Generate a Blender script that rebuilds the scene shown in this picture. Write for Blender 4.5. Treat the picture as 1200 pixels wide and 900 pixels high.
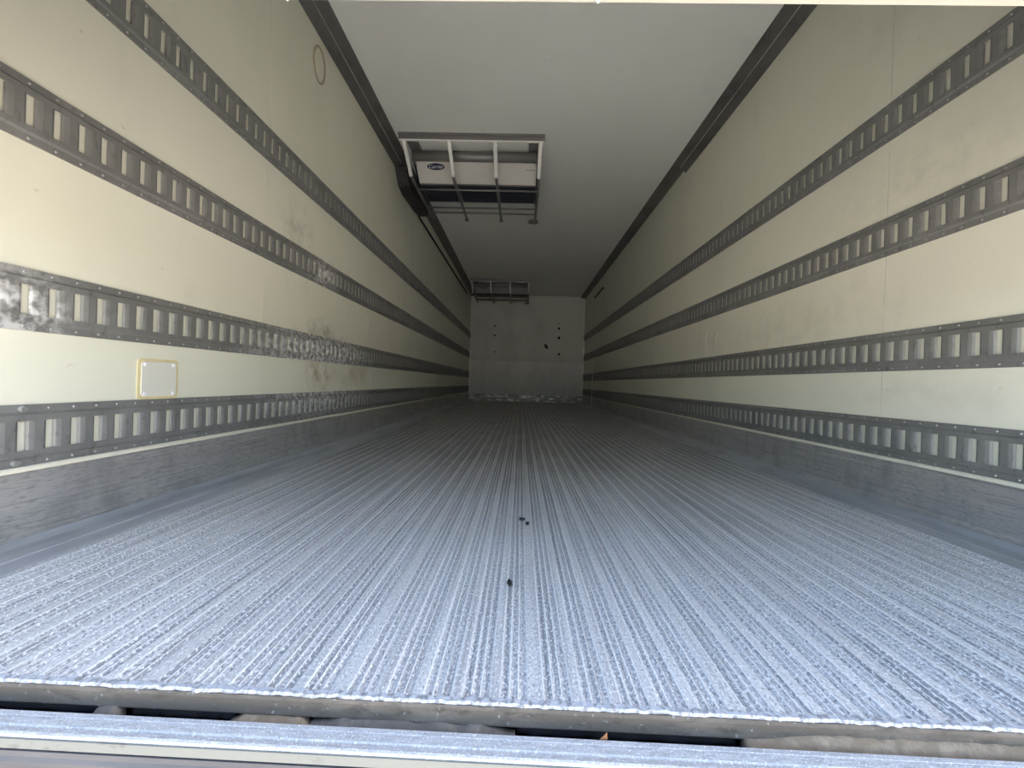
import bpy, bmesh, math, random
from mathutils import Vector, Matrix, noise

random.seed(7)
scene = bpy.context.scene
for o in list(bpy.data.objects):
    bpy.data.objects.remove(o)
col = scene.collection

# ------------------------------------------------------------------ camera
cam_d = bpy.data.cameras.new('camera')
cam = bpy.data.objects.new('camera', cam_d)
col.objects.link(cam)
cam_d.sensor_fit = 'HORIZONTAL'
cam_d.sensor_width = 36.0
cam_d.lens = 456.13 / 1200.0 * 36.0
cam_d.clip_start = 0.02
cam_d.clip_end = 300
yaw, pitch, roll = (math.radians(a) for a in (1.308, -0.177, 1.776))
fwd = Vector((-math.sin(yaw) * math.cos(pitch), math.cos(yaw) * math.cos(pitch), math.sin(pitch)))
rgt = Vector((math.cos(yaw), math.sin(yaw), 0))
upv = rgt.cross(fwd)
cr = rgt * math.cos(roll) + upv * math.sin(roll)
cu = -rgt * math.sin(roll) + upv * math.cos(roll)
m3 = Matrix((cr, cu, -fwd)).transposed()
cam.matrix_world = Matrix.Translation((0, 0, 0.39)) @ m3.to_4x4()
scene.camera = cam

# ------------------------------------------------------------------ sky and exposure
world = bpy.data.worlds.new('sky')
scene.world = world
world.use_nodes = True
bg = world.node_tree.nodes['Background']
sk = world.node_tree.nodes.new('ShaderNodeTexSky')
sk.sky_type = 'NISHITA'
sk.sun_elevation = math.radians(40)
sk.sun_rotation = math.radians(70)      # sun over the roof to the right: it lights the yard, not the load space
sk.dust_density = 3.0
world.node_tree.links.new(sk.outputs[0], bg.inputs['Color'])
bg.inputs['Strength'].default_value = 0.3
scene.view_settings.view_transform = 'Standard'
scene.view_settings.look = 'None'
scene.view_settings.gamma = 1.0
scene.view_settings.use_curve_mapping = False
scene.view_settings.exposure = 1.72

# ------------------------------------------------------------------ dimensions (metres)
XL, XR = -1.10, 1.297          # inner wall planes
YF, YB = 0.468, 8.18           # end of the floor at the doorway, far wall
ZC = 2.228                     # ceiling
Y0 = 0.40                      # walls and roof begin here


# ------------------------------------------------------------------ materials
def mat(name, color, rough=0.5, metal=0.0, spec=0.5, var=None, bump=None, stains=(), speck=None, rvar=0.0, dimmed=None):
    """var = (scale xyz, colour b, low, high); bump = (scale xyz, strength, distance);
    stains = list of (centre, radius, colour, noise scale, amount); speck = (scale, threshold, colour)"""
    m = bpy.data.materials.new(name)
    m.use_nodes = True
    nt = m.node_tree
    N, L = nt.nodes, nt.links
    p = N['Principled BSDF']
    p.inputs['Roughness'].default_value = rough
    p.inputs['Metallic'].default_value = metal
    p.inputs['Specular IOR Level'].default_value = spec
    geo = N.new('ShaderNodeNewGeometry')
    rgb = N.new('ShaderNodeRGB')
    rgb.outputs[0].default_value = (*color, 1)
    cur = rgb.outputs[0]

    def noise_at(scale, detail=4.0, rough_=0.6):
        mp = N.new('ShaderNodeMapping')
        mp.inputs['Scale'].default_value = scale
        L.new(geo.outputs['Position'], mp.inputs['Vector'])
        n = N.new('ShaderNodeTexNoise')
        n.inputs['Scale'].default_value = 1.0
        n.inputs['Detail'].default_value = detail
        n.inputs['Roughness'].default_value = rough_
        L.new(mp.outputs[0], n.inputs['Vector'])
        return n.outputs['Fac']

    def rng(sock, a, b, to0=0.0, to1=1.0):
        r = N.new('ShaderNodeMapRange')
        r.inputs['From Min'].default_value = a
        r.inputs['From Max'].default_value = b
        r.inputs['To Min'].default_value = to0
        r.inputs['To Max'].default_value = to1
        L.new(sock, r.inputs['Value'])
        return r.outputs[0]

    def mix(fac, a, b):
        x = N.new('ShaderNodeMix')
        x.data_type = 'RGBA'
        if isinstance(fac, float):
            x.inputs[0].default_value = fac
        else:
            L.new(fac, x.inputs[0])
        L.new(a, x.inputs[6])
        if isinstance(b, tuple):
            x.inputs[7].default_value = (*b, 1)
        else:
            L.new(b, x.inputs[7])
        return x.outputs[2]

    for v in (var or ()):
        sc, cb, lo, hi = v
        cur = mix(rng(noise_at(sc), lo, hi), cur, cb)
    if dimmed:        # light falloff painted in: base colour darkens away from the doorway
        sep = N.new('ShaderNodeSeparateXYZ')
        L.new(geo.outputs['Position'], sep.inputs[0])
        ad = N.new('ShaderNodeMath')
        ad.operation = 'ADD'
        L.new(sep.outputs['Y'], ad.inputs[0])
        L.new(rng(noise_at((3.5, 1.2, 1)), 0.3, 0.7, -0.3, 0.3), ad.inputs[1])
        cur = mix(rng(ad.outputs[0], dimmed[0], dimmed[1], 0.0, dimmed[3]), cur, dimmed[2])
    for (cen, rad, sc_col, nsc, amt) in stains:
        d = N.new('ShaderNodeVectorMath')
        d.operation = 'SUBTRACT'
        L.new(geo.outputs['Position'], d.inputs[0])
        d.inputs[1].default_value = cen
        s = N.new('ShaderNodeVectorMath')
        s.operation = 'DIVIDE'
        L.new(d.outputs[0], s.inputs[0])
        s.inputs[1].default_value = rad
        ln = N.new('ShaderNodeVectorMath')
        ln.operation = 'LENGTH'
        L.new(s.outputs[0], ln.inputs[0])
        fall = rng(ln.outputs['Value'], 1.0, 0.2, 0.0, 1.0)
        nz = rng(noise_at((nsc, nsc, nsc), 5.0), 0.42, 0.68, 0.0, amt)
        mu = N.new('ShaderNodeMath')
        mu.operation = 'MULTIPLY'
        L.new(fall, mu.inputs[0])
        L.new(nz, mu.inputs[1])
        cur = mix(mu.outputs[0], cur, sc_col)
    if speck:
        sc, th, cb = speck
        mp = N.new('ShaderNodeMapping')
        mp.inputs['Scale'].default_value = (sc, sc * 0.6, sc)
        L.new(geo.outputs['Position'], mp.inputs['Vector'])
        v = N.new('ShaderNodeTexVoronoi')
        v.inputs['Scale'].default_value = 1.0
        L.new(mp.outputs[0], v.inputs['Vector'])
        cur = mix(rng(v.outputs['Distance'], th, th * 0.5), cur, cb)
    L.new(cur, p.inputs['Base Color'])
    if rvar:
        L.new(rng(noise_at((9, 3, 9)), 0.3, 0.7, rough - rvar, rough + rvar), p.inputs['Roughness'])
    if bump:
        sc, st, di = bump
        b = N.new('ShaderNodeBump')
        b.inputs['Strength'].default_value = st
        b.inputs['Distance'].default_value = di
        L.new(noise_at(sc), b.inputs['Height'])
        L.new(b.outputs[0], p.inputs['Normal'])
    return m


CREAM = (0.755, 0.755, 0.635)
BROWN = (0.36, 0.29, 0.17)
GREYD = (0.30, 0.29, 0.25)
M_wall = mat('cream_liner', CREAM, 0.42, 0, 0.35,
             var=[((0.5, 1.3, 0.25), (0.705, 0.705, 0.595), 0.42, 0.66), ((2, 6, 3), (0.665, 0.665, 0.565), 0.60, 0.80),
                  ((9, 16, 26), (0.50, 0.46, 0.36), 0.69, 0.80)],
             stains=[((XL, 2.12, .62), (.4, .34, .10), GREYD, 14, .75), ((XL, 2.10, .40), (.4, .20, .11), BROWN, 16, .85),
                     ((XL, 2.55, .42), (.4, .40, .11), BROWN, 7, .60), ((XL, 1.85, 1.12), (.4, .18, .14), GREYD, 15, .6),
                     ((XR, 1.9, .70), (.4, .6, .16), GREYD, 13, .22), ((XR, 1.25, .40), (.4, .6, .09), GREYD, 11, .18),
                     ((XR, 1.3, 1.12), (.4, .5, .14), GREYD, 17, .2)],
             bump=((20, 20, 20), 0.08, 0.004))
M_ceil = mat('ceiling_liner', (0.76, 0.79, 0.77), 0.45, 0, 0.3,
             var=[((0.6, 0.5, 1), (0.71, 0.735, 0.71), 0.42, 0.62), ((5, 4, 5), (0.68, 0.71, 0.69), 0.6, 0.8)])
M_back = mat('far_liner', (0.66, 0.67, 0.63), 0.5, 0, 0.3, var=[((3, 3, 2), (0.58, 0.59, 0.55), 0.45, 0.7)])
M_backlow = mat('far_lower_panel', (0.80, 0.82, 0.82), 0.45, 0, 0.4, var=[((4, 3, 2), (0.70, 0.72, 0.72), 0.45, 0.7)])
M_strip = mat('cream_strip', (0.78, 0.74, 0.60), 0.4, 0, 0.4, var=[((4, 12, 4), (0.62, 0.59, 0.50), 0.6, 0.75)])
M_track = mat('galvanised_track', (0.215, 0.218, 0.210), 0.46, 0.30, 0.5,
              var=[((8, 8, 8), (0.265, 0.268, 0.26), 0.40, 0.68), ((14, 60, 30), (0.15, 0.15, 0.145), 0.55, 0.75)],
              stains=[((XL, 2.15, .45), (.3, .75, .32), (.74, .75, .76), 42, 1.9), ((XL, .82, .50), (.3, .12, .16), (.70, .70, .70), 34, 1.5),
                      ((XL, 2.10, .96), (.3, .20, .12), (.72, .72, .72), 40, 1.4)],
              bump=((60, 60, 60), 0.15, 0.002), rvar=0.12)
M_screw = mat('screw_metal', (0.42, 0.42, 0.41), 0.4, 0.6)
M_kick = mat('scuffed_kick_plate', (0.46, 0.45, 0.44), 0.42, 0.45, 0.5,
             var=[((20, 9, 5), (0.50, 0.49, 0.46), 0.48, 0.70), ((6, 14, 6), (0.33, 0.325, 0.315), 0.50, 0.72),
                  ((30, 1.5, 220), (0.60, 0.59, 0.57), 0.56, 0.72), ((90, 50, 160), (0.34, 0.335, 0.325), 0.52, 0.66), ((50, 4, 260), (0.27, 0.265, 0.26), 0.55, 0.68)],
             bump=((30, 20, 60), 0.25, 0.002), rvar=0.12)
M_floor = mat('dewy_dark_flutes', (0.66, 0.65, 0.64), 0.45, 0.20, 0.5,
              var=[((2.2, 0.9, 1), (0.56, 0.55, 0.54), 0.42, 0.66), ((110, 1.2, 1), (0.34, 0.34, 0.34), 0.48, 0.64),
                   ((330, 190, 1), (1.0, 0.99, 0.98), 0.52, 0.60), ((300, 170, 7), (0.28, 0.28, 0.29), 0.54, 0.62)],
              dimmed=(0.75, 2.1, (0.15, 0.15, 0.148), 0.88), bump=((260, 170, 200), 0.5, 0.003), rvar=0.14)  # floor colour made darker deeper in, standing in for fading daylight
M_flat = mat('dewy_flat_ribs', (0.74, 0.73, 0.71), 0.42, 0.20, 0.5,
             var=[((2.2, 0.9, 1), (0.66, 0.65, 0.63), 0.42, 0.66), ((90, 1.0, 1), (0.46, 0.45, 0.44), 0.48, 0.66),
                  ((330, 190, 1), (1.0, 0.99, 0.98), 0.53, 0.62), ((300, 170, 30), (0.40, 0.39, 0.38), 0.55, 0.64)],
             dimmed=(0.75, 2.1, (0.36, 0.36, 0.35), 0.80), bump=((260, 170, 200), 0.5, 0.003), rvar=0.12)
M_crest = mat('bright_rib_crests', (0.92, 0.91, 0.89), 0.38, 0.20, 0.5,  # brighter tone along the rib crests than in the flutes
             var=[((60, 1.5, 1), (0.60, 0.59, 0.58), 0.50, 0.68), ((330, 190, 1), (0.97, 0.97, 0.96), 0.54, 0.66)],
             dimmed=(0.75, 2.1, (0.84, 0.84, 0.82), 0.75), rvar=0.12)
M_gutter = mat('smooth_aluminium', (0.50, 0.51, 0.52), 0.36, 0.25, 0.5,
               var=[((12, 3, 2), (0.38, 0.385, 0.39), 0.45, 0.65)], bump=((90, 30, 60), 0.1, 0.002))
M_endplate = mat('dirty_end_plate', (0.125, 0.108, 0.088), 0.65, 0.1, 0.3,
                 var=[((8, 8, 30), (0.18, 0.155, 0.125), 0.45, 0.65), ((40, 40, 90), (0.085, 0.075, 0.062), 0.5, 0.7), ((120, 120, 120), (0.34, 0.34, 0.34), 0.63, 0.74)],
                 bump=((70, 70, 70), 0.4, 0.002))
M_sill = mat('frosted_sill', (0.52, 0.52, 0.52), 0.5, 0.15, 0.5, var=[((40, 200, 60), (0.42, 0.42, 0.42), 0.45, 0.65), ((420, 420, 420), (0.85, 0.85, 0.86), 0.56, 0.66), ((380, 380, 380), (0.30, 0.30, 0.31), 0.60, 0.70)],
             bump=((240, 240, 240), 0.6, 0.003))
M_frost = mat('frosted_edge', (0.50, 0.51, 0.53), 0.6, 0.0, 0.3, var=[((140, 140, 140), (0.26, 0.255, 0.25), 0.47, 0.62)],
              bump=((150, 150, 150), 0.5, 0.003))
M_tan = mat('tan_sealant', (0.22, 0.17, 0.115), 0.85, 0, 0.2, var=[((60, 60, 60), (0.30, 0.24, 0.17), 0.45, 0.65), ((15, 40, 40), (0.30, 0.15, 0.08), 0.62, 0.75)],
            bump=((110, 110, 110), 0.6, 0.003))
M_greyseal = mat('grey_sealant', (0.13, 0.115, 0.098), 0.85, 0, 0.2, var=[((60, 60, 60), (0.18, 0.16, 0.135), 0.45, 0.65)],
                 bump=((110, 110, 110), 0.6, 0.003))
M_dark = mat('black_rubber', (0.03, 0.03, 0.034), 0.6, 0, 0.3, var=[((30, 30, 30), (0.055, 0.05, 0.05), 0.45, 0.65)])
M_cove = mat('dark_cove', (0.165, 0.165, 0.16), 0.45, 0.3, 0.4, var=[((6, 5, 6), (0.12, 0.12, 0.115), 0.45, 0.65)])
M_lip = mat('bright_lip', (0.74, 0.74, 0.72), 0.3, 0.6)
M_alu = mat('aluminium_angle', (0.92, 0.92, 0.90), 0.35, 0.2, 0.5, var=[((20, 20, 6), (0.60, 0.60, 0.58), 0.5, 0.68)])
M_scuff = mat('scuffed_far_strip', (0.24, 0.24, 0.235), 0.4, 0.3, 0.5, var=[((7, 7, 24), (0.88, 0.88, 0.86), 0.50, 0.64)])
M_paint = mat('cream_steel', (0.42, 0.42, 0.37), 0.45, 0, 0.4, var=[((8, 20, 20), (0.37, 0.37, 0.32), 0.5, 0.75)])
M_edge = mat('cream_edge_paint', (0.20, 0.205, 0.18), 0.6, 0, 0.2, var=[((30, 30, 60), (0.15, 0.15, 0.135), 0.58, 0.7)])
M_bumper = mat('grey_bumper', (0.075, 0.078, 0.085), 0.5, 0.2, 0.4, var=[((6, 6, 20), (0.10, 0.10, 0.105), 0.45, 0.65)])
M_unit = mat('unit_white', (0.66, 0.66, 0.62), 0.4, 0, 0.4, var=[((3, 3, 3), (0.60, 0.60, 0.56), 0.45, 0.7)])
M_unit2 = mat('unit_dull_grey', (0.34, 0.34, 0.36), 0.4, 0, 0.4)
M_tubew = mat('guard_aluminium', (0.93, 0.93, 0.91), 0.4, 0.0)
M_unitgrey = mat('unit_grey', (0.21, 0.21, 0.21), 0.4, 0.3)
M_railgrey = mat('guard_grey', (0.19, 0.19, 0.19), 0.45, 0.3)
M_unitdark = mat('unit_underside', (0.022, 0.026, 0.04), 0.45, 0, 0.4)
M_navy = mat('badge_navy', (0.012, 0.02, 0.07), 0.35)
M_letter = mat('badge_white', (0.75, 0.77, 0.80), 0.4)
M_print = mat('small_print', (0.25, 0.25, 0.24), 0.5)
M_plate = mat('plate_white', (0.70, 0.70, 0.62), 0.38)
M_yellow = mat('yellowed_sealant', (0.70, 0.62, 0.36), 0.6, var=[((40, 40, 40), (0.62, 0.54, 0.32), 0.45, 0.65)])
M_ring = mat('brown_sealant', (0.34, 0.30, 0.22), 0.6)
M_tape = mat('pale_tape', (0.70, 0.69, 0.62), 0.5)
M_leaf = mat('brown_leaf', (0.46, 0.20, 0.08), 0.7)
M_debris = mat('black_debris', (0.02, 0.02, 0.022), 0.7)
M_ground = mat('yard_asphalt', (0.19, 0.20, 0.215), 0.9, 0, 0.2, var=[((0.6, 0.6, 1), (0.165, 0.172, 0.185), 0.4, 0.7)])
M_shell = mat('body_skin', (0.72, 0.72, 0.70), 0.4)


# ------------------------------------------------------------------ mesh helpers
class MB:
    def __init__(self):
        self.v, self.f = [], []

    def quad(self, *pts):
        n = len(self.v)
        self.v += [tuple(p) for p in pts]
        self.f.append(tuple(range(n, n + len(pts))))

    def box(self, x0, x1, y0, y1, z0, z1):
        n = len(self.v)
        self.v += [(x0, y0, z0), (x1, y0, z0), (x1, y1, z0), (x0, y1, z0), (x0, y0, z1), (x1, y0, z1), (x1, y1, z1), (x0, y1, z1)]
        self.f += [tuple(n + i for i in q) for q in ((3, 2, 1, 0), (4, 5, 6, 7), (0, 1, 5, 4), (1, 2, 6, 5), (2, 3, 7, 6), (3, 0, 4, 7))]

    def extrude(self, prof, axis, a, b, caps=True):
        """prof: closed 2-D outline; axis 0: (y,z) along x; axis 1: (x,z) along y; axis 2: (x,y) along z"""
        def P(p, t):
            return ((t, p[0], p[1]), (p[0], t, p[1]), (p[0], p[1], t))[axis]
        n, k = len(self.v), len(prof)
        self.v += [P(p, a) for p in prof] + [P(p, b) for p in prof]
        for i in range(k):
            j = (i + 1) % k
            self.f.append((n + i, n + j, n + k + j, n + k + i))
        if caps:
            self.f.append(tuple(n + i for i in range(k))[::-1])
            self.f.append(tuple(n + k + i for i in range(k)))

    def tube(self, pts, r, seg=8):
        pts = [Vector(p) for p in pts]
        n0 = len(self.v)
        for i, p in enumerate(pts):
            d = (pts[min(i + 1, len(pts) - 1)] - pts[max(i - 1, 0)]).normalized()
            a = d.orthogonal().normalized() if abs(d.x) > .9 else Vector((1, 0, 0)) - d * d.x
            a.normalize()
            b = d.cross(a)
            for s in range(seg):
                t = 2 * math.pi * s / seg
                self.v.append(tuple(p + r * (a * math.cos(t) + b * math.sin(t))))
        for i in range(len(pts) - 1):
            for s in range(seg):
                s2 = (s + 1) % seg
                self.f.append((n0 + i * seg + s, n0 + i * seg + s2, n0 + (i + 1) * seg + s2, n0 + (i + 1) * seg + s))
        self.f.append(tuple(n0 + s for s in range(seg))[::-1])
        self.f.append(tuple(n0 + (len(pts) - 1) * seg + s for s in range(seg)))

    def disc(self, c, axis, r, h, seg=16, r2=None):
        """low drum with a slightly smaller top, growing h along +/-axis"""
        r2 = r * .8 if r2 is None else r2
        n = len(self.v)
        for rr, t in ((r, 0), (r2, h)):
            for s in range(seg):
                a = 2 * math.pi * s / seg
                q = [0, 0, 0]
                q[axis] = t
                q[(axis + 1) % 3] = rr * math.cos(a)
                q[(axis + 2) % 3] = rr * math.sin(a)
                self.v.append((c[0] + q[0], c[1] + q[1], c[2] + q[2]))
        for s in range(seg):
            s2 = (s + 1) % seg
            self.f.append((n + s, n + s2, n + seg + s2, n + seg + s))
        self.f.append(tuple(n + seg + s for s in range(seg)))
        self.f.append(tuple(n + s for s in range(seg))[::-1])

    def mesh(self, name, m, smooth=False, fix=True):
        me = bpy.data.meshes.new(name)
        me.from_pydata(self.v, [], self.f)
        if fix:
            bm = bmesh.new()
            bm.from_mesh(me)
            bmesh.ops.recalc_face_normals(bm, faces=bm.faces)
            bm.to_mesh(me)
            bm.free()
        if smooth:
            me.polygons.foreach_set('use_smooth', [True] * len(me.polygons))
        me.materials.append(m)
        me.update()
        return me

    def build(self, name, m, parent=None, smooth=False, bevel=0.0, loc=None):
        o = link(name, self.mesh(name, m, smooth), parent)
        if bevel:
            b = o.modifiers.new('bevel', 'BEVEL')
            b.width = bevel
            b.segments = 2
            b.limit_method = 'ANGLE'
        if loc:
            o.location = loc
        return o


def link(name, me, parent=None):
    o = bpy.data.objects.new(name, me)
    col.objects.link(o)
    if parent:
        o.parent = parent
    return o


def tag(o, label, cat, group=None):
    o['label'] = label
    o['category'] = cat
    if group:
        o['group'] = group
    return o


def struct(o, label=None, cat=None):
    o['kind'] = 'structure'
    if label:
        o['label'] = label
    if cat:
        o['category'] = cat
    return o


def empty(name, loc=(0, 0, 0)):
    o = bpy.data.objects.new(name, None)
    o.empty_display_size = .1
    o.location = loc
    col.objects.link(o)
    return o


def box(name, m, x0, x1, y0, y1, z0, z1, parent=None, bevel=0.0):
    b = MB()
    b.box(x0, x1, y0, y1, z0, z1)
    return b.build(name, m, parent, bevel=bevel)


# ------------------------------------------------------------------ room shell
JOINTS_L = [Y0, 1.62, 4.06, 6.50, YB]
JOINTS_R = [Y0, 1.43, 3.87, 6.31, YB]
PT = 0.004     # liner sheet thickness
wall_left = struct(box('wall_left', M_shell, XL - .09, XL - PT, Y0, YB + .1, -.12, ZC + .09),
                   'long cream lined wall with a screwed square cover plate', 'wall')
wall_right = struct(box('wall_right', M_shell, XR + PT, XR + .09, Y0, YB + .1, -.12, ZC + .09),
                    'long cream lined wall facing the wall with the cover plate', 'wall')
for (w, J, xa, xb) in ((wall_left, JOINTS_L, XL - PT, XL), (wall_right, JOINTS_R, XR, XR + PT)):
    for a, b in zip(J, J[1:]):
        box('liner_panel', M_wall, xa, xb, a + .001, b - .001, 0, ZC, w)

wall_back = struct(box('wall_back', M_shell, XL, XR, YB + .012, YB + .10, -.12, ZC + .09),
                   'far end wall of pale panels at the end of the cargo box', 'wall')
box('upper_panel', M_back, XL, XR, YB + .006, YB + .012, .845, ZC, wall_back)
box('lower_panel', M_backlow, XL, XR, YB, YB + .012, .14, .84, wall_back)
kb = MB()
n = 60
for i in range(n):
    a = XL + (XR - XL) * i / n
    b = XL + (XR - XL) * (i + 1) / n
    t = .145 + .012 * random.random()
    kb.box(a, b, YB - .012 - .004 * random.random(), YB + .001, 0, t)
o = kb.build('kick_strip', M_scuff, wall_back)
o['label'] = 'scuffed bright aluminium strip along the floor'
for (x0, x1, z1) in ((XL, XL + .030, 1.05), (XR - .030, XR, 1.30)):
    box('corner_angle', M_alu, x0, x1, YB - .030, YB, .14, z1, wall_back)
sb = MB()
sb.tube([(.20, YB - .002, ZC - .012), (.45, YB - .004, ZC - .008), (.66, YB - .002, ZC - .010)], .011, 6)
sb.build('sealant_bead', M_strip, wall_back)
for (x, z, r) in ((-.584, 1.574, .020), (-.577, 1.376, .022), (-.575, 1.03, .016), (.755, 1.66, .014), (.761, 1.557, .026),
                  (.767, 1.361, .030), (.777, 1.021, .026), (.505, 1.17, .034), (.49, 1.21, .022), (.535, 1.14, .018)):
    d = MB()
    d.disc((x, YB + (.006 if z > .84 else 0), z), 1, r, -.004, 12)
    d.build('wall_plug', M_dark, wall_back)

ceiling = struct(box('ceiling', M_shell, XL - .09, XR + .09, Y0, YB + .1, ZC + PT, ZC + .09),
                 'pale grey lined ceiling of the cargo box', 'ceiling')
for a, b in zip([Y0, 1.55, 3.97, 6.40], [1.55, 3.97, 6.40, YB]):
    box('ceiling_panel', M_ceil, XL, XR, a + .001, b - .001, ZC, ZC + PT, ceiling)

# dark coves where the walls meet the ceiling, with a shorter lower strip and a bright lip
for s, X, nm in ((1, XL, 'trim_1'), (-1, XR, 'trim_2')):
    side = 'the wall with the cover plate' if s > 0 else 'the wall opposite the cover plate'
    t = struct(empty(nm, (X, Y0, ZC)), 'dark cove strip in the corner between the ceiling and ' + side, 'trim')
    c = MB()
    pr = [(0, 0), (s * .102, 0), (s * .098, -.006), (s * .045, -.032), (0, -.035)]
    c.extrude(pr, 1, 0, YB - Y0)
    c.build('cove_strip', M_cove, t)
    c = MB()
    pr = [(0, -.0355), (s * .045, -.0325), (s * .047, -.036), (s * .012, -.070), (s * .006, -.075), (0, -.075)]
    c.extrude(pr, 1, 0, 3.22 - Y0)
    c.build('lower_strip', M_cove, t)
    c = MB()
    c.extrude([(s * .043, -.0300), (s * .047, -.0300), (s * .047, -.037), (s * .043, -.037)], 1, 0.01, 3.225 - Y0)
    c.build('lip', M_lip, t)

# floor: ribbed aluminium planks
floor = struct(box('floor', M_dark, XL - .09, XR + .09, .56, YB + .1, -.12, -.008), 'ribbed aluminium plank floor wet with dew', 'floor')


def plank_profile(w):
    """(x, z) outline of an extruded plank: flat tongue, then scalloped flutes between flat ribs;
    the second list says which outline edges get a brighter material"""
    pts = [(0, -.007), (0, -.0006), (.0008, 0), (.0200, 0)]
    tinted = [0, 1, 2, 1]
    x = .021
    fl, flat = .0114, .0133
    while x < w - .004:
        for q in range(3):
            if x + fl > w + .0005:
                break
            for t in (.08, .16, .30, .5, .70, .84, .92):
                pts.append((x + fl * t, -.0034 * math.sin(math.pi * (t - .06) / .88) ** .7))
                tinted.append(0)
            tinted[-1] = 1
            pts.append((x + fl - .0001, -.0001))
            tinted.append(1)
            x += fl
        if x + flat > w - .004:
            break
        pts += [(x + .0008, .0006), (x + flat - .0008, .0006)]
        tinted[-1] = 1
        tinted += [2, 1]
        x += flat
    pts += [(min(x, w - .0006), -.0004), (w, -.0006), (w, -.007)]
    tinted += [0, 0, 0]
    return pts, tinted


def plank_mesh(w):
    pts, tinted = plank_profile(w)
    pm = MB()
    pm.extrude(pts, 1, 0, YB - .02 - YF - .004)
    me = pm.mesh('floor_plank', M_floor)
    me.materials.append(M_crest)
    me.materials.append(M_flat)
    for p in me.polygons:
        if p.index < len(pts) and tinted[p.index]:
            p.material_index = tinted[p.index]
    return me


PW = .245
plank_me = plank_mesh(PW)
x = .02 - 4 * PW
xs = []
while x < 1.15 - .01:
    xs.append(x)
    x += PW
for x in xs:
    if x + PW <= 1.16:
        o = link('floor_plank', plank_me, floor)
    else:
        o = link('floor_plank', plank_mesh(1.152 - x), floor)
    o.location = (x, YF + .004, 0)
for (a, b, s) in ((XL + .004, .02 - 4 * PW, 1), (1.152, XR - .004, -1)):
    g = MB()
    wallx, inx = (a, b) if s > 0 else (b, a)
    g.extrude([(inx, -.007), (inx, 0), (inx - s * .05, .0005), (inx - s * .052, .003), (inx - s * .10, .006), (wallx + s * .006, .016), (wallx, .020), (wallx, -.007)],
              1, YF + .004, YB - .02)
    g.build('gutter_strip', M_gutter, floor)
# rough frosted nosing at the doorway end
nb = MB()
n = 800
for i in range(n + 1):
    a = XL + (XR - XL) * i / n
    e = .002 * noise.noise((a * 30, 0, 1)) + .0016 * noise.noise((a * 110, 0, 3)) + .0008 * noise.noise((a * 330, 0, 6))
    z = max(.0004, .0012 + .0014 * noise.noise((a * 110, 5, 0)))
    yb = YF + .010 + .005 * noise.noise((a * 90, 2, 8))
    nb.v += [(a, YF + e + .0015, -.003), (a, YF + e + .0012, -.0014), (a, YF + e + .0030, z), (a, yb, z), (a, yb + .002, -.004)]
    if i:
        k0, k1 = 5 * (i - 1), 5 * i
        nb.f += [(k0 + j, k0 + (j + 1) % 5, k1 + (j + 1) % 5, k1 + j) for j in range(5)]
nb.f += [(0, 1, 2, 3, 4), tuple(5 * n + j for j in range(5))]
nb.build('frosted_nosing', M_frost, floor)
eb = MB()
eb.extrude([(YF, -.002), (YF - .001, -.006), (YF - .0005, -.024), (YF + .002, -.027), (YF + .012, -.027), (YF + .012, -.002)], 0, XL, XR)
eb.build('end_plate', M_endplate, floor)
box('joist_face', M_dark, XL, XR, .535, .56, -.12, -.027, floor)
box('void_top', M_dark, XL, XR, YF + .012, .56, -.027, -.0085, floor)
box('void_bottom', M_dark, XL, XR, .445, .56, -.12, -.10, floor)


def sealant(x0, x1, m, zt, seed, label):
    """lumpy bead between the sill and the end of the floor"""
    b = MB()
    k = max(6, int((x1 - x0) / .006))
    rows = []
    for i in range(k + 1):
        t = i / k
        xx = x0 + (x1 - x0) * t
        end = min(1, 6 * t, 6 * (1 - t)) if x1 - x0 < .5 else min(1, 12 * t, 1)
        top = zt - .010 * (1 - end) + .003 * noise.noise((xx * 40, seed, 0)) + .0015 * noise.noise((xx * 160, seed, 4))
        bul = .003 * noise.noise((xx * 55, seed, 9))
        rows.append([(xx, .452, -.060), (xx, .4525, -.034), (xx, .4555 + bul, -.030), (xx, .459 + bul, (top - .028) / 2 - .002), (xx, .464, top), (xx, .474, top + .0005), (xx, .476, -.060)])
    n0 = len(b.v)
    r = len(rows[0])
    for row in rows:
        b.v += row
    for i in range(k):
        for j in range(r):
            j2 = (j + 1) % r
            b.f.append((n0 + i * r + j, n0 + i * r + j2, n0 + (i + 1) * r + j2, n0 + (i + 1) * r + j))
    b.f.append(tuple(n0 + j for j in range(r))[::-1])
    b.f.append(tuple(n0 + k * r + j for j in range(r)))
    o = b.build('sealant_bead', m, floor, smooth=True)
    o['label'] = label


sealant(-.512, -.480, M_greyseal, -.024, 1, 'small grey lump of sealant in the joint below the floor end')
sealant(-.345, -.240, M_tan, -.026, 2, 'tan patch of sealant in the joint below the floor end')
sealant(-.246, .006, M_greyseal, -.024, 3, 'grey stretch of sealant in the joint below the floor end')
sealant(.278, XR, M_tan, -.0155, 4, 'long tan bead of sealant in the joint below the floor end')
# old rubber seal lying in the open stretches of the joint
for (a, b, s) in ((XL, -.515, 1), (-.478, -.347, 2), (.008, .275, 3)):
    r = MB()
    k = 24
    r.tube([(a + (b - a) * i / k, .486 + .003 * noise.noise((i * .6, s, 0)), -.040 + .004 * noise.noise((i * .7, s, 5))) for i in range(k + 1)], .0075, 8)
    r.build('rubber_seal', M_dark, floor, smooth=True)

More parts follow.
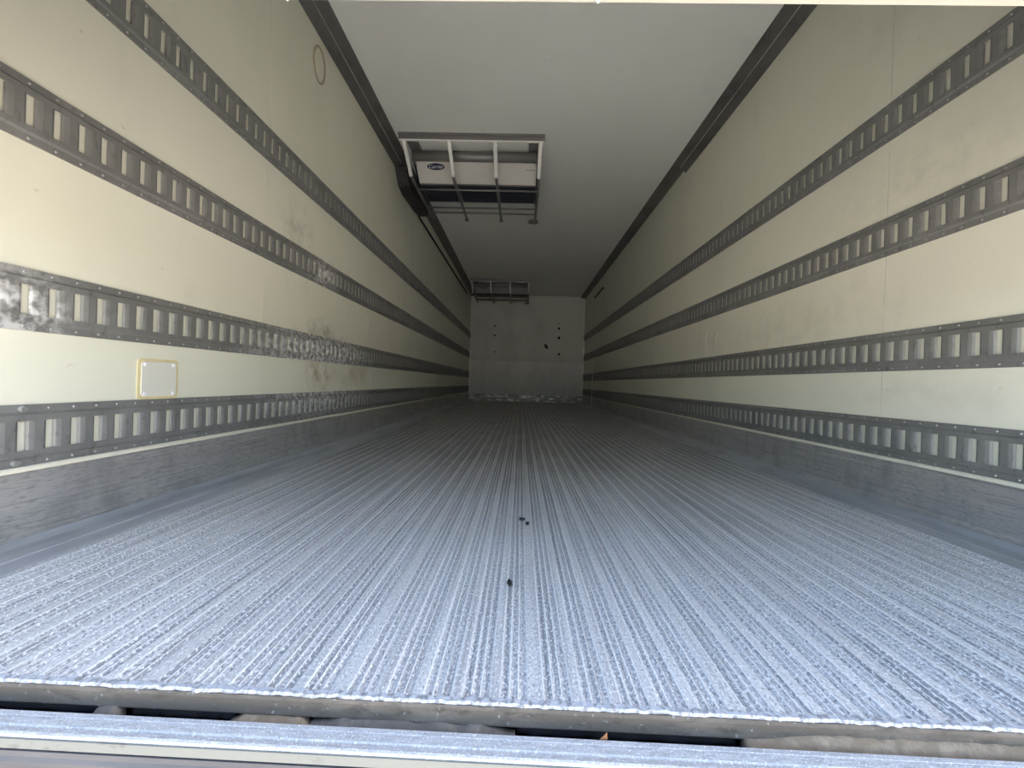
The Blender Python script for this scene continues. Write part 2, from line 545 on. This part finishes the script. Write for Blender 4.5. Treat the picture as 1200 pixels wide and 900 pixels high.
# doorway sill, ridged
sill = struct(empty('trim_3', (0, .44, -.02)), 'ridged silver door sill across the doorway below the floor end', 'sill')
sp = [(.452, -.10), (.452, -.021), (.4505, -.0190), (.445, -.0190), (.4440, -.0202), (.4432, -.0190), (.4415, -.0190), (.4335, -.0192), (.4325, -.0208), (.4295, -.0208), (.4287, -.0196),
      (.4280, -.0190), (.4240, -.0186), (.4215, -.0196), (.4205, -.0222), (.4215, -.0250), (.4215, -.10)]
b = MB()
b.extrude([(y - .44, z + .02) for y, z in sp], 0, XL, XR)
b.build('ridged_plate', M_sill, sill)
b = MB()
b.extrude([(.4215 - .44, -.0225 + .02), (.4185 - .44, -.0225 + .02), (.4170 - .44, -.0315 + .02), (.4215 - .44, -.0320 + .02)], 0, XL, XR)
b.build('cream_edge', M_edge, sill)
bumper = struct(empty('trim_4', (0, .40, -.15)), 'dull grey rear cross member below the door sill', 'bumper')
b = MB()
b.extrude([(.0215, .117), (.0160, .117), (.0150, .112), (.0130, .108), (.0130, -.10), (.0215, -.10)], 0, XL - .09, XR + .09)
b.build('face_plate', M_bumper, bumper)

# kick plates along both walls and the cream strip above them
for s, X, nm, tn, side in ((1, XL, 'baseboard_left', 'trim_5', 'the wall with the cover plate'), (-1, XR, 'baseboard_right', 'trim_6', 'the wall opposite the cover plate')):
    k = MB()
    pr = [(0, .160), (s * .006, .160), (s * .008, .157), (s * .008, .128), (s * .0095, .127), (s * .0095, .122), (s * .008, .121),
          (s * .008, .074), (s * .0098, .0725), (s * .0098, .069), (s * .008, .0675), (s * .008, .030), (s * .011, .024), (s * .016, .018), (s * .016, .006), (0, .006)]
    k.extrude([(X + p[0], p[1]) for p in pr], 1, Y0, YB - .001)
    struct(k.build(nm, M_kick), 'scuffed grey metal kick plate along the foot of ' + side, 'kick plate')
    t = MB()
    t.extrude([(X, .1605), (X + s * .013, .1605), (X + s * .013, .168), (X + s * .010, .1715), (X, .1715)], 1, Y0, YB - .001)
    struct(t.build(tn, M_strip), 'thin cream strip capping the kick plate on ' + side, 'trim')

# yard outside
struct(box('ground', M_ground, -40, 40, -40, 40, -1.30, -1.20), 'asphalt yard the vehicle stands on', 'ground')

# ------------------------------------------------------------------ cargo tracks
PITCH = .0508
SLOT = .0138
HZ = .0690          # half height
OUT = .0095         # how far the slotted face stands off the wall
curve = [(SLOT, .0040), (SLOT + .0012, .0058), (SLOT + .0040, .0074), (SLOT + .0080, .0085), (SLOT + .0130, OUT),
         (PITCH - .0070, OUT), (PITCH - .0030, .0082), (PITCH - .0010, .0062), (PITCH, .0040)]


def section_mesh(ncell, s):
    b = MB()
    Lh = ncell * PITCH - .003
    prof = [(.0, -HZ), (.0040, -HZ), (.0040, -.0520), (OUT, -.0465), (OUT, -.0330)]
    for i in range(len(prof) - 1):
        (o0, z0), (o1, z1) = prof[i], prof[i + 1]
        b.quad((s * o0, 0, z0), (s * o1, 0, z1), (s * o1, Lh, z1), (s * o0, Lh, z0))
        b.quad((s * o0, 0, -z0), (s * o0, Lh, -z0), (s * o1, Lh, -z1), (s * o1, 0, -z1))
    for c in range(ncell):
        y0 = c * PITCH
        for (ya, oa), (yb, ob) in zip(curve, curve[1:]):
            yb = min(y0 + yb, Lh) - y0
            b.quad((s * oa, y0 + ya, -.033), (s * ob, y0 + yb, -.033), (s * ob, y0 + yb, .033), (s * oa, y0 + ya, .033))
            if oa != ob:
                for z in (-.033, .033):
                    b.quad((s * oa, y0 + ya, z), (s * ob, y0 + yb, z), (s * OUT, y0 + yb, z), (s * OUT, y0 + ya, z))
        for z in (-.033, .033):
            b.quad((s * OUT, y0, z), (s * OUT, y0 + SLOT, z), (s * .0065, y0 + SLOT, z), (s * .0065, y0, z))
    # end returns
    for y in (0, Lh):
        for g in (1, -1):
            b.quad((0, y, g * HZ), (s * .004, y, g * HZ), (s * .004, y, g * .052), (0, y, g * .052))
            b.quad((0, y, g * .052), (s * .004, y, g * .052), (s * OUT, y, g * .0465), (s * OUT, y, g * .033), (0, y, g * .033))
    return b.mesh('track_section', M_track, fix=False)


def screw_mesh(ncell, s):
    b = MB()
    for c in range(ncell):
        for z in (-.0600, .0600):
            b.disc((s * .004, c * PITCH + .006, z), 0, .0034, s * .0018, 7, .0018)
    return b.mesh('screws', M_screw)


PHASE = .0115
cells = [58, 60, 35]
meshes = {(n, s): (section_mesh(n, s), screw_mesh(n, s)) for n in cells for s in (1, -1)}
ordinal = ['lowest', 'second', 'third', 'topmost']
tracks = {}
for s, X, side in ((1, XL, 'the wall with the cover plate'), (-1, XR, 'the wall opposite the cover plate')):
    for k, zc in enumerate((.239, .541, .953, 1.367)):
        word = {'lowest': 'lowest slotted metal cargo track above the floor on ', 'second': 'second slotted metal cargo track above the floor on ',
                'third': 'third slotted metal cargo track above the floor on ', 'topmost': 'topmost slotted metal cargo track on '}[ordinal[k]]
        tr = tag(empty('cargo_track', (X, PHASE + 8 * PITCH, zc)), word + side, 'cargo track', 'cargo tracks on the walls')
        y = 0
        for i, n in enumerate(cells):
            me, sm = meshes[(n, s)]
            o = link('track_section', me, tr)
            o.location = (s * .0003, y, (0, .0016, -.001)[i])
            q = link('screws', sm, o)
            q['kind'] = 'stuff'
            y += n * PITCH
        tracks[(s, k)] = tr
for (y, z) in ((.822 - PHASE - 8 * PITCH, -.058), (.832 - PHASE - 8 * PITCH, .060)):
    b = MB()
    b.disc((.004, y, z), 0, .0080, .007, 12, .006)
    b.build('bolt', M_screw, tracks[(1, 0)], smooth=False)

# ------------------------------------------------------------------ cooling units under the ceiling
GX = (-.934, -.594, -.249, .091)


def text_mesh(body, size, m, extr=.0006, shear=0.0):
    cu_ = bpy.data.curves.new('lettering', 'FONT')
    cu_.body = body
    cu_.size = size
    cu_.extrude = extr
    cu_.shear = shear
    cu_.align_x = 'CENTER'
    cu_.align_y = 'CENTER'
    to = bpy.data.objects.new('lettering', cu_)
    col.objects.link(to)
    dg = bpy.context.evaluated_depsgraph_get()
    me = bpy.data.meshes.new_from_object(to.evaluated_get(dg))
    bpy.data.objects.remove(to)
    me.materials.clear()
    me.materials.append(m)
    return me


def make_unit(yo, label, panel):
    u = tag(empty('cooling_unit', (0, yo, ZC)), label, 'cooling unit', 'cooling units under the ceiling')
    Z = lambda z: z - ZC
    Yf = lambda y: y - 2.90
    # bar screwed to the ceiling
    b = MB()
    b.extrude([(-.025, 0), (.02, 0), (.02, -.012), (0, -.014), (0, -.040), (-.006, -.043), (-.010, -.040), (-.010, -.014), (-.025, -.012)], 0, -.972, .122)
    b.build('ceiling_bar', M_unitgrey, u)
    b = MB()
    b.box(-.965, .115, -.013, .004, -.050, -.0445)
    b.build('bar_lip', M_tubew, u)
    # guard rails: down the front, back along the bottom, up to the ceiling
    for x in GX:
        b = MB()
        pts = [(x, .004, -.040), (x, Yf(2.93), Z(2.16)), (x, Yf(3.09), Z(2.045)), (x, Yf(3.115), Z(2.030)), (x, Yf(3.15), Z(2.025)),
               (x, Yf(3.86), Z(2.025)), (x, Yf(3.915), Z(2.025))]
        b.tube(pts[:4], .0155, 10)
        g = b.build('guard_post', M_tubew, u, smooth=True)
        b = MB()
        b.tube(pts[3:], .0125, 10)
        g = b.build('guard_rail', M_railgrey, u, smooth=True)
        d = MB()
        if x > 0:
            d.disc((x - .02, Yf(3.93), Z(2.012)), 2, .050, .012, 16, .05)
        else:
            d.disc((x, Yf(3.905), Z(2.004)), 2, .020, .016, 10, .02)
        d.build('foot', M_railgrey, g)
    for (y, z, r) in ((3.295, 2.010, .008), (3.69, 2.036, .009), (3.80, 2.036, .009)):
        b = MB()
        b.tube([(-.94, Yf(y), Z(z)), (.10, Yf(y), Z(z))], r, 8)
        b.build('cross_bar', M_unitgrey if y < 3.5 else M_railgrey, u, smooth=True)
    # housing
    b = MB()
    prof = [(3.165, 2.228), (3.165, 2.176), (3.185, 2.170), (3.300, 2.072), (3.320, 2.066), (3.62, 2.066), (3.66, 2.075), (3.70, 2.228)]
    b.extrude([(Yf(y), Z(z)) for y, z in prof], 0, -.915, .075)
    b.build('housing', M_unitgrey, u)
    # slanting white front panel
    p0, p1 = Vector((0, Yf(3.155), Z(2.171))), Vector((0, Yf(3.298), Z(2.062)))
    dn = (p1 - p0).normalized()
    nr = Vector((0, dn.z, -dn.y))
    if nr.y > 0:
        nr = -nr
    b = MB()
    q = [p0 - nr * .008, p0 + nr * .001, p0 + nr * .004 + dn * .006, p1 + nr * .004 - dn * .006, p1 + nr * .001, p1 - nr * .008]
    b.extrude([(v.y, v.z) for v in q], 0, -.912, .072)
    fp = b.build('front_panel', panel, u)
    fp['label'] = 'slanting front panel with oval badge'

    def on_panel(me, x, t, off, name, par):
        o = link(name, me, par)
        pos = p0.lerp(p1, t) + nr * off
        M = Matrix(((1, 0, 0), (0, -dn.y, -dn.z), (0, 0, 0))).transposed()
        xa, ya = Vector((1, 0, 0)), -dn
        za = xa.cross(ya)
        R = Matrix((xa, ya, za)).transposed().to_4x4()
        R.translation = Vector((x, pos.y, pos.z))
        o.matrix_local = R
        return o
    b = MB()
    k = 32
    b.v = [(.072 * math.cos(2 * math.pi * i / k), .027 * math.sin(2 * math.pi * i / k), z) for z in (0, .0015) for i in range(k)]
    b.f = [tuple(range(k, 2 * k)), tuple(range(k))[::-1]] + [(i, (i + 1) % k, k + (i + 1) % k, k + i) for i in range(k)]
    on_panel(b.mesh('badge', M_navy), -.752, .22, .004, 'badge', fp)
    on_panel(text_mesh('Carrier', .040, M_letter, .0005, .2), -.752, .22, .0058, 'lettering', fp)
    b = MB()
    for i, w in enumerate((.012, .006, .014, .010, .012)):
        x0 = -.035 + .014 * i
        b.box(x0, x0 + w * .8, -.004, .004 if i % 2 else .006, 0, .0006)
    on_panel(b.mesh('small_print', M_print), .030, .30, .0042, 'small_print', fp)
    # drum in front of the housing
    b = MB()
    b.tube([(-.905, Yf(3.06), Z(2.158)), (.065, Yf(3.06), Z(2.158))], .038, 20)
    dr = b.build('air_drum', M_unitgrey, u, smooth=True)
    for x in (-.908, .062):
        d = MB()
        d.disc((x, Yf(3.06), Z(2.150)), 0, .050, .006, 20, .05)
        d.build('end_cap', M_unitgrey, dr)
    # underside: three dark fan openings with slats
    for (x0, x1) in ((-.905, -.605), (-.583, -.260), (-.238, .066)):
        f = box('fan_opening', M_unitdark, x0, x1, Yf(3.335), Yf(3.615), Z(2.060), Z(2.067), u)
        sl = MB()
        for j in range(9):
            y = Yf(3.35 + .031 * j)
            sl.box(x0 + .004, x1 - .004, y, y + .004, Z(2.056), Z(2.060))
        sl.build('slats', M_unitdark, f)
    for (x0, x1) in ((-.925, -.845), (.005, .085)):
        box('end_bracket', M_unitgrey, x0, x1, .05, .265, -.028, 0, u)
    for x0 in (-.922, .075):
        b = MB()
        b.extrude([(Yf(y), Z(z)) for y, z in ((3.10, 2.228), (3.12, 2.14), (3.30, 2.055), (3.64, 2.055), (3.74, 2.12), (3.76, 2.228))], 0, x0, x0 + .007)
        b.build('side_plate', M_unitdark, u)
    return u


make_unit(2.90, 'cooling unit nearer the doorway with navy oval badge and white guard posts', M_unit)
make_unit(6.92, 'cooling unit with grey front against the far end wall', M_unit2)

# pipe cover between the first unit and the wall, and the line running on from it
b = MB()
b.extrude([(3.20, ZC - .078), (3.30, 2.035), (3.42, 2.015), (3.80, 2.035), (3.95, 2.055), (3.95, ZC - .047), (3.24, ZC - .047)], 0, XL + .001, XL + .10)
tag(b.build('pipe_cover', M_dark, bevel=.004), 'dark pipe cover between the badged cooling unit and the wall', 'pipe cover')
b = MB()
b.tube([(XL + .013, 3.94, 2.046), (XL + .012, 5.0, 2.056), (XL + .012, 6.2, 2.066), (XL + .012, 7.0, 2.074), (XL + .012, 7.5, 2.078)], .011, 8)
tag(b.build('drain_pipe', M_dark, smooth=True), 'thin dark pipe running along the wall between the two cooling units', 'pipe')

# ------------------------------------------------------------------ small fittings on walls and ceiling
cp = tag(empty('cover_plate', (XL, 1.155, .368)), 'square white cover plate with four screws between two cargo tracks', 'cover plate')
b = MB()
w, h = .0655, .060
k = 5
ring = []
for (cx, cz, a0) in ((w - .012, h - .012, 0), (-w + .012, h - .012, 90), (-w + .012, -h + .012, 180), (w - .012, -h + .012, 270)):
    for i in range(k + 1):
        a = math.radians(a0 + 90 * i / k)
        ring.append((cx + .012 * math.cos(a), cz + .012 * math.sin(a)))
b.extrude([(p[0], p[1]) for p in ring], 0, 0, .003)
b.build('sealant_border', M_yellow, cp)
b = MB()
b.extrude([(p[0] * .86, p[1] * .86) for p in ring], 0, 0, .0055)
b.build('plate', M_plate, cp, bevel=.001)
for y in (-.046, .046):
    for z in (-.043, .043):
        b = MB()
        b.disc((.0055, y, z), 0, .0058, .0035, 10, .004)
        b.build('screw', M_letter, cp)

b = MB()
b.tube([(XL + .001, 2.004 + .055 * math.cos(a), 2.010 + .088 * math.sin(a)) for a in [math.pi * 2 * i / 40 for i in range(41)]], .006, 6)
tag(b.build('sealant_ring', M_ring, smooth=True), 'oval ring of brown sealant high on the wall near the ceiling', 'sealant ring')

for (x, y, r) in ((.10, 2.216, .020), (.091, 2.761, .012)):
    b = MB()
    b.disc((x, y, ZC), 2, r, -.010, 16, r * .8)
    tag(b.build('ceiling_cap', M_ceil), ('larger' if r > .015 else 'smaller') + ' round plastic cap on the bare ceiling in front of the badged cooling unit', 'cap')


def tape(X, s, y, z0, z1, label, group):
    b = MB()
    h = z1 - z0
    rnd = random.Random(int(y * 1000))
    b.box(X, X + s * .002, y - .008, y + .008, z0, z1)
    for (zz, ww) in ((z0, .022), (z1 - .025, .026)):
        b.box(X, X + s * .003, y - ww, y + ww * .8, zz, zz + .02 + .008 * rnd.random())
    tag(b.build('tape_strip', M_tape), label, 'tape', group)


tape(XR, -1, 2.65, .625, .775, 'torn pale tape strip between cargo tracks, the one nearer the doorway of a pair', 'tape remains on the walls')
tape(XR, -1, 2.80, .625, .785, 'torn pale tape strip between cargo tracks, the one farther from the doorway of a pair', 'tape remains on the walls')
tape(XL, 1, 2.76, .68, .82, 'pale tape strip above the second cargo track on the wall with the cover plate', 'tape remains on the walls')
tape(XL, 1, 2.84, .335, .455, 'pale tape strip above the lowest cargo track on the wall with the cover plate', 'tape remains on the walls')
b = MB()
b.box(XR - .012, XR, 6.35, 7.10, 1.965, 1.995)
tag(b.build('vent_strip', M_dark, bevel=.003), 'short dark strip high on the wall opposite the cover plate near the far end', 'strip')
b = MB()
b.box(XR - .024, XR - .0165, 6.975, 7.03, .02, .80)
tag(b.build('wall_angle', M_alu), 'thin upright bright metal strip crossing two cargo tracks near the far end', 'metal strip')

# roller door hanging half open, its bottom edge at the top of the view
door = struct(empty('door_1', ((XL + XR) / 2, .415, .81)), 'cream roller door hanging half open across the doorway', 'door')
hw = (XR - XL) / 2 - .001
zz = 0.0
for i, hgt in enumerate((.08, .33, .33, .33, ZC - .81 - .08 - .99 - .001)):
    b = MB()
    b.extrude([(-.013, zz), (.015, zz), (.015, zz + hgt - .004), (.010, zz + hgt - .001), (-.010, zz + hgt - .001), (-.015, zz + hgt - .004), (-.015, zz + .002)], 0, -hw, hw)
    b.build('bottom_rail' if i == 0 else 'door_panel', M_paint, door)
    zz += hgt
for x in (-.272, .071):
    b = MB()
    b.disc((x - (XL + XR) / 2, .011, 0), 2, .0035, -.004, 10, .0015)
    b.build('rivet', M_letter, door)


# ------------------------------------------------------------------ litter on the floor
def scrap(name, m, pts, thick, loc, label, cat, rot=0):
    b = MB()
    b.extrude(pts, 2, 0, thick)
    o = b.build(name, m)
    for v in o.data.vertices:
        v.co.z += .25 * abs(v.co.x) + .1 * v.co.y ** 2 * 30
    o.location = loc
    o.rotation_euler[2] = rot
    return tag(o, label, cat)


scrap('leaf_scrap', M_debris, [(0, -.010), (.004, -.004), (.0045, .003), (.002, .010), (0, .016), (-.003, .008), (-.0045, .002), (-.003, -.006)], .003,
      (-.010, .751, .0008), 'tiny black leaf scrap on the ribbed floor, the one nearer the doorway', 'debris', .1)
scrap('leaf_scrap', M_debris, [(-.008, -.006), (.006, -.007), (.008, .004), (0, .009), (-.009, .005)], .004, (.016, 1.105, .0008), 'squarish black scrap on the floor beside a smaller crumb', 'debris')
scrap('leaf_scrap', M_debris, [(-.005, -.009), (.003, -.010), (.005, .004), (0, .010), (-.005, .004)], .004, (.030, 1.075, .0008), 'small black crumb on the floor beside a squarish scrap', 'debris')
b = MB()
pl_ = [(-.0075, -.008), (.0060, -.008), (.0065, .004), (.0050, .016), (.0035, .012), (-.002, .004)]
b.v = [(x, y0, z) for y0 in (0, .0012) for x, z in pl_]
n = len(pl_)
b.f = [tuple(range(n)), tuple(range(n, 2 * n))[::-1]] + [(i, (i + 1) % n, n + (i + 1) % n, n + i) for i in range(n)]
o = b.build('leaf', M_leaf)
o.location = (.107, .4545, -.0255)
o.rotation_euler = (.25, 0, 0)
tag(o, 'brown dried leaf tip sticking up behind the door sill', 'leaf')
